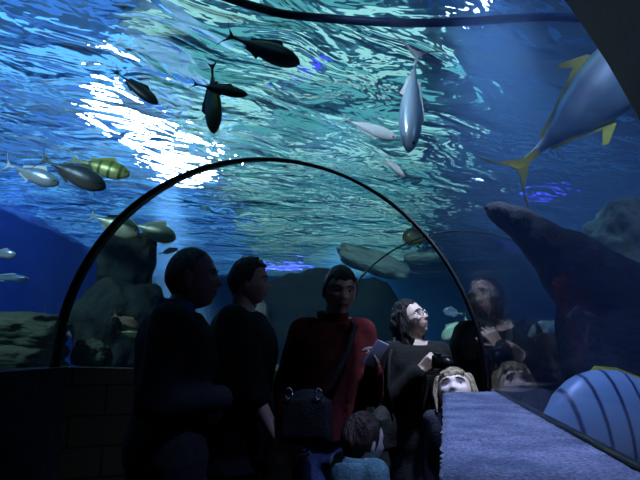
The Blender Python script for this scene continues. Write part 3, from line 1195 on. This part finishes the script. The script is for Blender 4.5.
class Person:
    def __init__(s, label, loc, yaw, H, skin, head=(0, 0, 0), hs=.235, arms=None, lean=(0, 0), girth=1.0, jaw=1.0, nose=1.0, vox=.0052, headoff=(0, 0, 0), sh=.165, open_mouth=False, cat='person', ears=True, brow=None):
        s.S = S = H / 1.7
        s.girth = girth
        s.lean = lean
        mb = MB()
        s.arms = arms or {}
        # torso
        rs = []
        for z, rx, ry, oy in TORSO:
            rs.append([s.L((rx * .92 * girth * math.cos(2 * PI * j / 24), ry * .92 * girth * math.sin(2 * PI * j / 24) + oy, z)) for j in range(24)])
        mb.rings(rs)
        s.sh = {}
        s.hip, s.knee, s.ank = {}, {}, {}
        for key, sg in (('L', 1), ('R', -1)):
            hip, kn, an = s.L((.088 * sg, 0, .86)), V((.10 * sg * S, -.012 * S, .47 * S)), V((.105 * sg * S, .015 * S, .085 * S))
            mb.chain([hip, kn, an], [.080 * S * girth, .052 * S, .036 * S])
            mb.cap(an, .036 * S, V((.115 * sg * S, -.02 * S, .045 * S)), .036 * S)
            mb.cap(V((.11 * sg * S, .04 * S, .04 * S)), .033 * S, V((.125 * sg * S, -.16 * S, .032 * S)), .026 * S)
            s.hip[key], s.knee[key], s.ank[key] = hip, kn, an
            shd = s.L((sh * sg, .005, 1.385))
            a = s.arms.get(key, dict(elbow=(.215 * sg, .02, 1.10), wrist=(.235 * sg, -.05, .85), f=(0, -.1, -1), n=(-sg, 0, 0)))
            s.arms[key] = a
            el, wr = s.L(a['elbow']), s.L(a['wrist'])
            a['p'] = (shd, el, wr)
            mb.chain([s.L((sh * .55 * sg, .008, 1.40)), shd, el, wr], [.055 * S, .052 * S, .040 * S, .027 * S])
            hand(mb, wr, a['f'], a['n'], hs * .78, sg * a.get('ts', 1), a.get('curl', (25, 30, 20)))
        # neck and head
        neck0 = s.L((0, .012, 1.42))
        s.R = Matrix.Rotation(math.radians(head[1]), 3, 'Z') @ Matrix.Rotation(-math.radians(head[0]), 3, 'X') @ Matrix.Rotation(math.radians(head[2]), 3, 'Y')
        s.hs = hs
        s.piv = s.L((0, .005, 1.7 - hs / S * .92)) + V(headoff)
        s.hc = s.piv + s.R @ V((0, -.10 * hs, .42 * hs))
        mb.chain([neck0, s.piv + s.R @ V((0, .02 * hs, .10 * hs))], [.058 * S * (hs / .235 / S) ** .5, .052 * S * (hs / .235 / S) ** .5])
        rows = sphere_dirs()
        mb.rings([[s.hp(head_point(d, jaw, nose)) for d in r] for r in rows])
        if ears:
            for sg in (-1, 1):
                mb.ell(s.hp((.335 * sg, .04, -.03)), (.032 * hs, .075 * hs, .135 * hs), s.R @ Matrix.Rotation(.25 * sg, 3, 'Z'))
                mb.ell(s.hp((.335 * sg, .02, -.11)), (.026 * hs, .045 * hs, .06 * hs), s.R)
        s.o = mb.build('person', skin, vox=vox, smooth=1)
        # lips weight
        at_ = s.o.data.attributes.new('lips', 'FLOAT', 'POINT')
        Ri = s.R.transposed()
        vals = []
        for vt in s.o.data.vertices:
            q = Ri @ (vt.co - s.hc) / hs
            vals.append(min(1, 1.3 * gauss(q.x, .11) * gauss(q.z + .262, .048)) if q.y < -.25 else 0)
        at_.data.foreach_set('value', vals)
        s.o.location = loc
        s.o.rotation_euler = (0, 0, math.radians(yaw))
        tag(s.o, label, cat)
        s.Mw = Matrix.Translation(V(loc)) @ Matrix.Rotation(math.radians(yaw), 4, 'Z')
        # eyes
        for sg in (-1, 1):
            mb = MB()
            c = s.hp((.138 * sg, -.279, .018))
            mb.ell(c, (.056 * hs, .056 * hs, .044 * hs), s.R, n=16, m=12)
            e = mb.build('eye', M['eye_white'], s.o)
            mb = MB()
            g = s.R @ V((a_gaze[0], -1, a_gaze[1])).normalized()
            mb.ell(c + g * .030 * hs, (.030 * hs,) * 3, n=14, m=10)
            mb.build('iris', M['iris'], e)
        for sg in (-1, 1):
            mb = MB()
            mb.tube([s.hp((.055 * sg, -.395, .105)), s.hp((.12 * sg, -.392, .122)), s.hp((.185 * sg, -.352, .112)), s.hp((.235 * sg, -.295, .08))], [.009 * hs, .014 * hs, .012 * hs, .006 * hs], 8)
            mb.build('eyebrow', brow or M['hair_brown'], s.o)
        if not open_mouth:
            mb = MB()
            mb.tube([s.hp((x_, -.376 + 1.5 * x_ * x_, -.262 - abs(x_) * .05)) for x_ in (-.115, -.07, 0, .07, .115)], [.004 * hs, .009 * hs, .010 * hs, .009 * hs, .004 * hs], 8)
            mb.build('mouth', M['mouth'], s.o)
        if open_mouth:
            mb = MB()
            mb.ell(s.hp((.0, -.372, -.275)), (.085 * hs, .055 * hs, .058 * hs), s.R)
            mb.build('mouth', M['mouth'], s.o)

    def L(s, p):
        S = s.S
        k = max(0, p[2] - .85) / .6
        return V(((p[0] + s.lean[0] * k) * S, (p[1] + s.lean[1] * k) * S, p[2] * S))

    def hp(s, q):
        return s.hc + s.R @ (V(q) * s.hs)

    def world(s, p):
        return s.Mw @ V(p)

    def jacket(s, name, mat, hem=.80, fat=1.12, sleeve=(.066, .056, .044), cuff=1.0, wr=.006, top=1.45, flare=0.0):
        S = s.S
        mb = MB()
        rs = []
        T = [(z, rx, ry, oy) for z, rx, ry, oy in TORSO if z <= top]
        if hem < .8:
            T = [(hem, .165 + flare, .12 + flare, .0)] + T
        else:
            T = [q for q in T if q[0] >= hem - .001]
        for z, rx, ry, oy in T:
            e = .016
            rs.append([s.L(((rx * fat * s.girth + e) * math.cos(2 * PI * j / 28), (ry * fat * s.girth + e) * math.sin(2 * PI * j / 28) + oy, z)) for j in range(28)])
        mb.rings(rs)
        for key, sg in (('L', 1), ('R', -1)):
            a, b, c = s.arms[key]['p']
            cf = s.arms[key].get('cuff', cuff)
            mb.chain([s.L((.09 * sg, .008, 1.385)), a, b], [.070 * S, sleeve[0] * S * 1.05, sleeve[1] * S])
            if cf > 0:
                e = b.lerp(c, cf)
                mb.chain([b, e], [sleeve[1] * S, (sleeve[1] + (sleeve[2] - sleeve[1]) * cf) * S])
        return mb.build(name, mat, s.o, vox=.011, smooth=3, wrinkle=wr, wscale=9)

    def trousers(s, mat, name='trousers', to=1.0, fat=1.0):
        S = s.S
        mb = MB()
        rs = []
        for z, rx, ry, oy in TORSO[:4]:
            rs.append([s.L((rx * 1.06 * s.girth * math.cos(2 * PI * j / 24), ry * 1.06 * s.girth * math.sin(2 * PI * j / 24) + oy, z - .02)) for j in range(24)])
        mb.rings(rs)
        for k in 'LR':
            mb.chain([s.hip[k], s.knee[k], s.ank[k]], [.102 * S * s.girth * fat, .074 * S * fat, .062 * S * fat])
        mb.build(name, mat, s.o, vox=.013, smooth=3, wrinkle=.006, wscale=8)
        for k, sg in (('L', 1), ('R', -1)):
            mb = MB()
            mb.cap((.11 * sg * S, .045 * S, .05 * S), .046 * S, (.125 * sg * S, -.17 * S, .042 * S), .040 * S)
            mb.cap(s.ank[k], .05 * S, (.112 * sg * S, .02 * S, .05 * S), .048 * S)
            sh_ = mb.build('shoe', M['shoe'], s.o, vox=.01)
            for vt in sh_.data.vertices:
                vt.co.z = max(vt.co.z, .002)

    def collar(s, mat, r=.066, name='collar', z=1.425, h=.05, open_=.5):
        S = s.S
        mb = MB()
        inner, outer = [], []
        n = 36
        for j in range(n + 1):
            t = -PI / 2 + open_ + (2 * PI - 2 * open_) * j / n
            for lst, dr in ((inner, 0), (outer, .010)):
                b = s.L(((r + dr) * math.cos(t), (r + dr) * math.sin(t) + .012, z - .03 + .012 * math.sin(t)))
                tp = s.L(((r + dr - .004) * math.cos(t), (r + dr - .004) * math.sin(t) + .012, z + h + .012 * math.sin(t)))
                lst.append((b, tp))
        rs = [[i_[0], o_[0], o_[1], i_[1]] for i_, o_ in zip(inner, outer)]
        mb.rings(rs)
        return mb.build(name, mat, s.o)

    def hair(s, mask, mat, base=1.06, amp=.02, sc=7.0, extra=None, name='hair', vox=.007):
        mb = MB()
        rows = sphere_dirs(72, 56)
        rr = []
        for r in rows:
            ring = []
            for d in r:
                w_ = max(0.0, min(1.0, mask(d)))
                p = head_point(d, 1.0, .0)
                nz = noise.fractal(V((d.x * sc, d.y * sc, d.z * sc * .45)), 1.0, 2.0, 3) * amp
                k = .86 + (base + nz - .86) * w_
                ring.append(s.hp(V((p.x, p.y + .02 * w_, p.z)) * k))
            rr.append(ring)
        mb.rings(rr)
        if extra:
            extra(s, mb)
        return mb.build(name, mat, s.o, vox=vox, smooth=1)


def sstep(a, b, x):
    t = max(0.0, min(1.0, (x - a) / (b - a)))
    return t * t * (3 - 2 * t)


def mask_short(front=.55, side=-.25, back=-.55):
    """hairline: 'front' height over the forehead, 'side' over the temples, 'back' at the nape"""
    def f(d):
        # angle round the head: 0 front, 1 back
        fr = -d.y / max(1e-4, math.hypot(d.x, d.y))
        if fr > .55:
            lim = front
        elif fr > .15:
            lim = side + (front - side) * sstep(.15, .55, fr)
        elif fr > -.3:
            lim = side
        else:
            lim = side + (back - side) * sstep(.3, .8, -fr)
        lim += .16 * noise.noise(V((d.x * 6, d.y * 6, 1.5)))
        return sstep(lim - .10, lim + .10, d.z)
    return f


a_gaze = (0, 0)

# 1 old man in profile, arms folded
P1 = Person('person in profile with short grey hair, dark jacket and blue shirt collar, leftmost', (-.575, 2.22, 0), 97, 1.645, M['skin_old'], head=(2, -4, 0), hs=.245, girth=1.04, brow=M['hair_grey'], lean=(0, -.02), headoff=(0, -.03, 0),
            arms=dict(R=dict(elbow=(-.265, .03, 1.10), wrist=(-.07, -.20, 1.10), f=(1, .7, .0), n=(0, 1, 0)),
                      L=dict(elbow=(.255, .0, 1.10), wrist=(.08, -.19, 1.07), f=(-1, .0, .05), n=(0, 1, 0))))
P1.jacket('jacket', M['navy'], fat=1.2, sleeve=(.078, .068, .055), cuff=.95, hem=.74)
P1.collar(M['blue_shirt'], .074, 'shirt_collar', 1.42, .062, .35)
P1.collar(M['navy'], .084, 'jacket_collar', 1.405, .035, .6)
P1.trousers(M['jeans'])
P1.hair(mask_short(.60, -.02, -.50), M['hair_grey'], 1.035, .012, 9)

# 2 woman with short dark hair, in profile behind him
P2 = Person('person in profile with tousled dark hair and black shawl, behind the grey-haired one', (-.385, 2.72, 0), 84, 1.68, M['skin'], head=(-2, 4, 0), hs=.225, lean=(0, -.02), girth=1.08,
            arms=dict(R=dict(elbow=(-.215, -.10, 1.09), wrist=(-.20, -.235, .87), f=(0, -.30, -1), n=(1, 0, 0), cuff=.12),
                      L=dict(elbow=(.22, .03, 1.10), wrist=(.20, -.12, .9), f=(0, -.3, -1), n=(-1, 0, 0))))
P2.jacket('shawl', M['black_cloth'], fat=1.2, sleeve=(.078, .075, .05), hem=.72, wr=.009)
P2.trousers(M['dark_jeans'])


def tous(s, mb):
    rnd = random.Random(4)
    for k in range(46):
        a_ = rnd.uniform(0, 2 * PI)
        z = rnd.uniform(.25, 1)
        d = V((math.cos(a_) * math.sqrt(1 - z * z), math.sin(a_) * math.sqrt(1 - z * z), z))
        p = head_point(d, 1, 0)
        if d.y < -.4 and d.z < .6:
            continue
        t_ = V((rnd.uniform(-.5, .5), rnd.uniform(-.9, .3), rnd.uniform(-.1, .4)))
        mb.cap(s.hp(p * 1.05), .035 * s.hs, s.hp(p * 1.13 + t_ * .10), .018 * s.hs, 8)


P2.hair(mask_short(.58, -.2, -.62), M['hair_brown'], 1.12, .05, 6, tous)
# 3 woman in dark red jumper, facing us
P3 = Person('person in dark red jumper with hair tied back, facing the camera with a shoulder bag', (.045, 2.68, 0), 4, 1.63, M['skin'], head=(-8, 6, 3), hs=.225, lean=(.015, -.02), headoff=(.02, -.01, 0), girth=.88, sh=.148,
            arms=dict(L=dict(elbow=(.205, .02, 1.08), wrist=(.175, -.19, 1.20), f=(.1, -.35, 1), n=(-1, -.2, 0), curl=(45, 50, 30)),
                      R=dict(elbow=(-.225, .04, 1.10), wrist=(-.20, -.13, .93), f=(.2, -.5, -.8), n=(1, 0, 0), curl=(40, 40, 30))))
P3.jacket('jumper', M['red'], fat=1.10, sleeve=(.066, .058, .046), hem=.88)
P3.collar(M['red'], .072, 'collar', 1.43, .05, .04)
P3.trousers(M['jeans'])


def pony(s, mb):
    mb.chain([s.hp((0, .36, .20)), s.hp((.03, .50, .10)), s.hp((.05, .52, -.25)), s.hp((.05, .46, -.55))], [.10 * s.hs, .11 * s.hs, .10 * s.hs, .05 * s.hs])


P3.hair(mask_short(.42, -.30, -.60), M['hair_brown'], 1.11, .02, 8, pony)

# 4 woman with glasses looking up, camera in her hands
a_gaze = (.1, .2)
P4 = Person('person with long dark hair and glasses looking up, holding a camera against a black coat', (.505, 2.97, 0), 22, 1.505, M['skin_pale'], head=(22, 32, -6), hs=.215, headoff=(0, .01, 0), lean=(0, .02),
            arms=dict(R=dict(elbow=(-.215, .0, 1.09), wrist=(-.085, -.185, 1.29), f=(.45, -.55, .6), n=(.6, .3, .2), curl=(40, 45, 35)),
                      L=dict(elbow=(.215, .0, 1.09), wrist=(.065, -.19, 1.27), f=(-.25, -.6, .7), n=(-.7, .2, .2), curl=(40, 45, 35))))
P4.jacket('coat', M['black_cloth'], fat=1.12, sleeve=(.07, .062, .05), hem=.50, flare=.02, cuff=.92)
P4.trousers(M['dark_jeans'])


def longhair(s, mb):
    rnd = random.Random(9)
    for k in range(40):
        a_ = rnd.uniform(-.25, PI + .25)
        r0 = rnd.uniform(.9, 1.05)
        x, y = .36 * math.cos(a_), .36 * math.sin(a_) + .04
        top = s.hp((x * .95, y, .18))
        mid = s.hp((x * 1.18 * r0, y * 1.1 + .04, -.30))
        low = s.hp((x * 1.25 * r0, y * 1.05 + .06, -.55)) + V((0, 0, rnd.uniform(-.09, .0)))
        low.z = min(low.z, mid.z - .05)
        wv = V((rnd.uniform(-1, 1), rnd.uniform(-1, 1), 0)) * .012
        mb.chain([top, top.lerp(mid, .5) + wv, mid - wv, mid.lerp(low, .5) + wv, low], [.075 * s.hs, .08 * s.hs, .085 * s.hs, .065 * s.hs, .02 * s.hs], 8)


P4.hair(mask_short(.52, -.45, -.9), M['hair_black'], 1.08, .03, 7, longhair)
# glasses
mb = MB()
for sg in (-1, 1):
    ring = [P4.hp((.145 * sg + .10 * math.cos(t), -.415 + .02 * math.cos(t) * sg, .015 + .075 * math.sin(t))) for t in [2 * PI * q / 20 for q in range(21)]]
    mb.tube(ring, .0022, 6)
    mb.tube([P4.hp((.245 * sg, -.40, .04)), P4.hp((.35 * sg, -.2, .04)), P4.hp((.36 * sg, .02, .02))], .0022, 6)
mb.tube([P4.hp((-.045, -.425, .03)), P4.hp((0, -.44, .04)), P4.hp((.045, -.425, .03))], .0022, 6)
gl = mb.build('glasses', M['metal'], P4.o)

# 5 dark-haired man beside the panel, one hand raised
a_gaze = (-.2, .1)
P5 = Person('person in dark coat with shaggy black hair and one hand raised, by the clear panel', (1.0, 3.22, 0), -22, 1.63, M['skin'], head=(6, -62, 0), hs=.235, girth=1.1, headoff=(-.045, -.03, 0),
            arms=dict(R=dict(elbow=(-.27, -.04, 1.09), wrist=(-.20, -.25, 1.04), f=(-.3, -1, .1), n=(1, 0, -.1)),
                      L=dict(elbow=(.27, -.05, 1.12), wrist=(.03, -.22, 1.31), f=(-.45, -.15, .75), n=(-.5, .8, .2), curl=(35, 40, 25))))
P5.jacket('coat', M['black_cloth'], fat=1.2, sleeve=(.085, .074, .058), hem=.60, cuff=.93, wr=.008)
P5.trousers(M['dark_jeans'])
mb = MB()
for sg in (-1, 1):
    mb.tube([P5.L((.065 * sg, .06, 1.46)), P5.L((.085 * sg, -.02, 1.45)), P5.L((.075 * sg, -.115, 1.36)), P5.L((.055 * sg, -.165, 1.24)), P5.L((.05 * sg, -.168, 1.08))], [.022, .026, .028, .026, .022], 10)
mb.build('scarf', M['scarf_grey'], P5.o)


def shag(s, mb):
    rnd = random.Random(5)
    for k in range(46):
        a_ = rnd.uniform(-.35, PI + .35)
        x, y = .37 * math.cos(a_), .37 * math.sin(a_) + .03
        ln = rnd.uniform(.25, .5)
        mb.chain([s.hp((x * .9, y * .95, .25)), s.hp((x * 1.12, y * 1.1, -.05)), s.hp((x * 1.15, y * 1.12, -.05 - ln * .75))], [.08 * s.hs, .08 * s.hs, .03 * s.hs], 8)


P5.hair(mask_short(.52, -.25, -.7), M['hair_black'], 1.22, .06, 6, shag)

# 6 child peering over the end of the ledge
a_gaze = (.25, .3)
P6 = Person('child with fair fringe and open mouth peering over the far end of the stone ledge', (.572, 2.42, 0), -8, 1.175, M['skin_child'], head=(30, -12, -7), hs=.212, jaw=.8, nose=.7, vox=.0055, open_mouth=True, brow=M['hair_fair'], headoff=(0, -.02, 0), sh=.15,
            arms=dict(L=dict(elbow=(.175, .03, 1.14), wrist=(.16, -.04, .90), f=(0, -.1, -1), n=(-1, 0, 0)), R=dict(elbow=(-.175, .03, 1.14), wrist=(-.16, -.04, .90), f=(0, -.1, -1), n=(1, 0, 0))))
P6.jacket('coat', M['kid_coat'], fat=1.0, sleeve=(.06, .052, .042), hem=.72)
P6.trousers(M['dark_jeans'])


def fringe(s, mb):
    rnd = random.Random(6)
    for k in range(40):
        a_ = rnd.uniform(-.35, PI + .35)
        x, y = .36 * math.cos(a_), .36 * math.sin(a_) + .02
        mb.chain([s.hp((x * .9, y * .95, .28)), s.hp((x * 1.10, y * 1.08, -.05)), s.hp((x * 1.08, y * 1.05, -.05 - rnd.uniform(.2, .4)))], [.07 * s.hs, .06 * s.hs, .02 * s.hs], 8)
    for k in range(15):
        x = -.24 + .48 * k / 14
        mb.chain([s.hp((x * .8, -.24, .36)), s.hp((x * .95, -.345 + .5 * x * x, .26)), s.hp((x * 1.05 + rnd.uniform(-.02, .02), -.385 + abs(x) * .30, .17 + rnd.uniform(-.02, .05)))], [.02 * s.hs, .022 * s.hs, .010 * s.hs], 8)


P6.hair(mask_short(.36, -.25, -.75), M['hair_fair'], 1.065, .015, 8, fringe, vox=.0055)

# 7 small child low in front, seen from behind
a_gaze = (0, 0)
P7 = Person('small child with brown hair and pale teal coat, below the woman in red', (.135, 2.10, 0), 128, 1.02, M['skin_child'], head=(-6, -6, 0), hs=.19, jaw=.8, nose=.7, sh=.15)
P7.jacket('coat', M['teal_coat'], fat=1.18, sleeve=(.08, .07, .056), hem=.72)
P7.collar(M['teal_coat'], .085, 'hood', 1.40, .05, .5)
P7.trousers(M['dark_jeans'])
P7.hair(mask_short(.5, -.35, -.8), M['hair_child'], 1.09, .035, 7)

# ------------------------------------------------------------------ things they carry
def item(name, label, cat, person, p, rot=(0, 0, 0)):
    e = empty(name, person.world(p), label, cat)
    e.rotation_euler = (person.Mw.to_3x3() @ Euler(rot).to_matrix()).to_euler()
    return e


pc = (P4.arms['R']['p'][2] + P4.arms['L']['p'][2]) / 2 + V((.0, -.078, .052))
e = item('camera', 'small black camera held in both hands by the woman with glasses', 'camera', P4, pc, (.15, 0, 0))
mb = MB(); mb.box((0, 0, 0), (.047, .018, .030)); mb.build('camera_body', M['device'], e, bevel=.006)
mb = MB(); mb.tube([(.01, -.02, 0), (.01, -.045, 0), (.01, -.046, 0), (.01, -.060, 0)], [.023, .023, .020, .020], 24); ln_ = mb.build('lens_barrel', M['device'], e)
mb = MB(); mb.tube([(.01, -.058, 0), (.01, -.062, 0)], [.016, .016], 24); mb.build('front_glass', M['lens'], ln_)
mb = MB(); mb.box((-.026, -.004, .034), (.014, .014, .008)); mb.build('viewfinder', M['device'], e, bevel=.003)

wr = P3.arms['L']['p'][2]
e = item('phone', 'pale grey phone held up in the hand of the woman in red', 'phone', P3, wr + V((-.002, -.075, .075)), (.5, .35, .5))
mb = MB(); mb.box((0, 0, 0), (.033, .005, .06)); mb.build('phone_case', M['grey_plastic'], e, bevel=.004)
mb = MB(); mb.box((0, .0055, 0), (.029, .001, .052)); mb.build('screen', M['lens'], e)

# shoulder bag of the woman in red
e = item('shoulder_bag', 'black shoulder bag with metal rings hanging at the hip of the woman in red', 'bag', P3, P3.L((-.125, -.225, 1.02)), (0, 0, -.35))
mb = MB()
mb.ell((0, 0, 0), (.115, .05, .105))
mb.box((0, 0, -.02), (.105, .045, .08))
mb.build('bag_body', M['leather'], e, vox=.01, smooth=4, wrinkle=.006)
Wi = e.rotation_euler.to_matrix().transposed() @ P3.Mw.to_3x3()


def loc3(p):
    return e.rotation_euler.to_matrix().transposed() @ (P3.world(p) - e.location)


mb = MB()
strap = [(-.07, -.165, 1.06), (-.01, -.175, 1.14), (.055, -.170, 1.28), (.095, -.120, 1.40), (.085, .02, 1.445), (.03, .11, 1.33), (-.08, .155, 1.15), (-.19, .12, 1.08), (-.20, -.10, 1.08)]
mb.tube([loc3(P3.L(p)) for p in strap], .012, 8)
mb.build('strap', M['leather'], e)
for q in (-1, 1):
    mb = MB()
    c = V((.065 * q, -.048, .085))
    mb.tube([c + V((.016 * math.cos(t), 0, .022 * math.sin(t))) for t in [2 * PI * w_ / 16 for w_ in range(17)]], .0035, 8)
    mb.build('ring', M['metal'], e)

e = item('handbag', 'black handbag hanging from the shoulder of the woman with glasses', 'bag', P4, P4.L((-.235, -.03, .98)), (0, 0, .5))
mb = MB()
mb.ell((0, 0, 0), (.12, .06, .11))
mb.box((0, 0, -.02), (.11, .05, .075))
mb.build('bag_body', M['leather'], e, vox=.01, smooth=4)


def loc4(p):
    return e.rotation_euler.to_matrix().transposed() @ (P4.world(p) - e.location)


mb = MB()
mb.tube([loc4(P4.L(p)) for p in ((-.22, -.10, 1.06), (-.235, -.08, 1.2), (-.215, -.07, 1.36), (-.15, -.02, 1.465), (-.18, .08, 1.40), (-.235, .07, 1.2), (-.25, .03, 1.06))], .009, 8)
mb.build('strap', M['leather'], e)
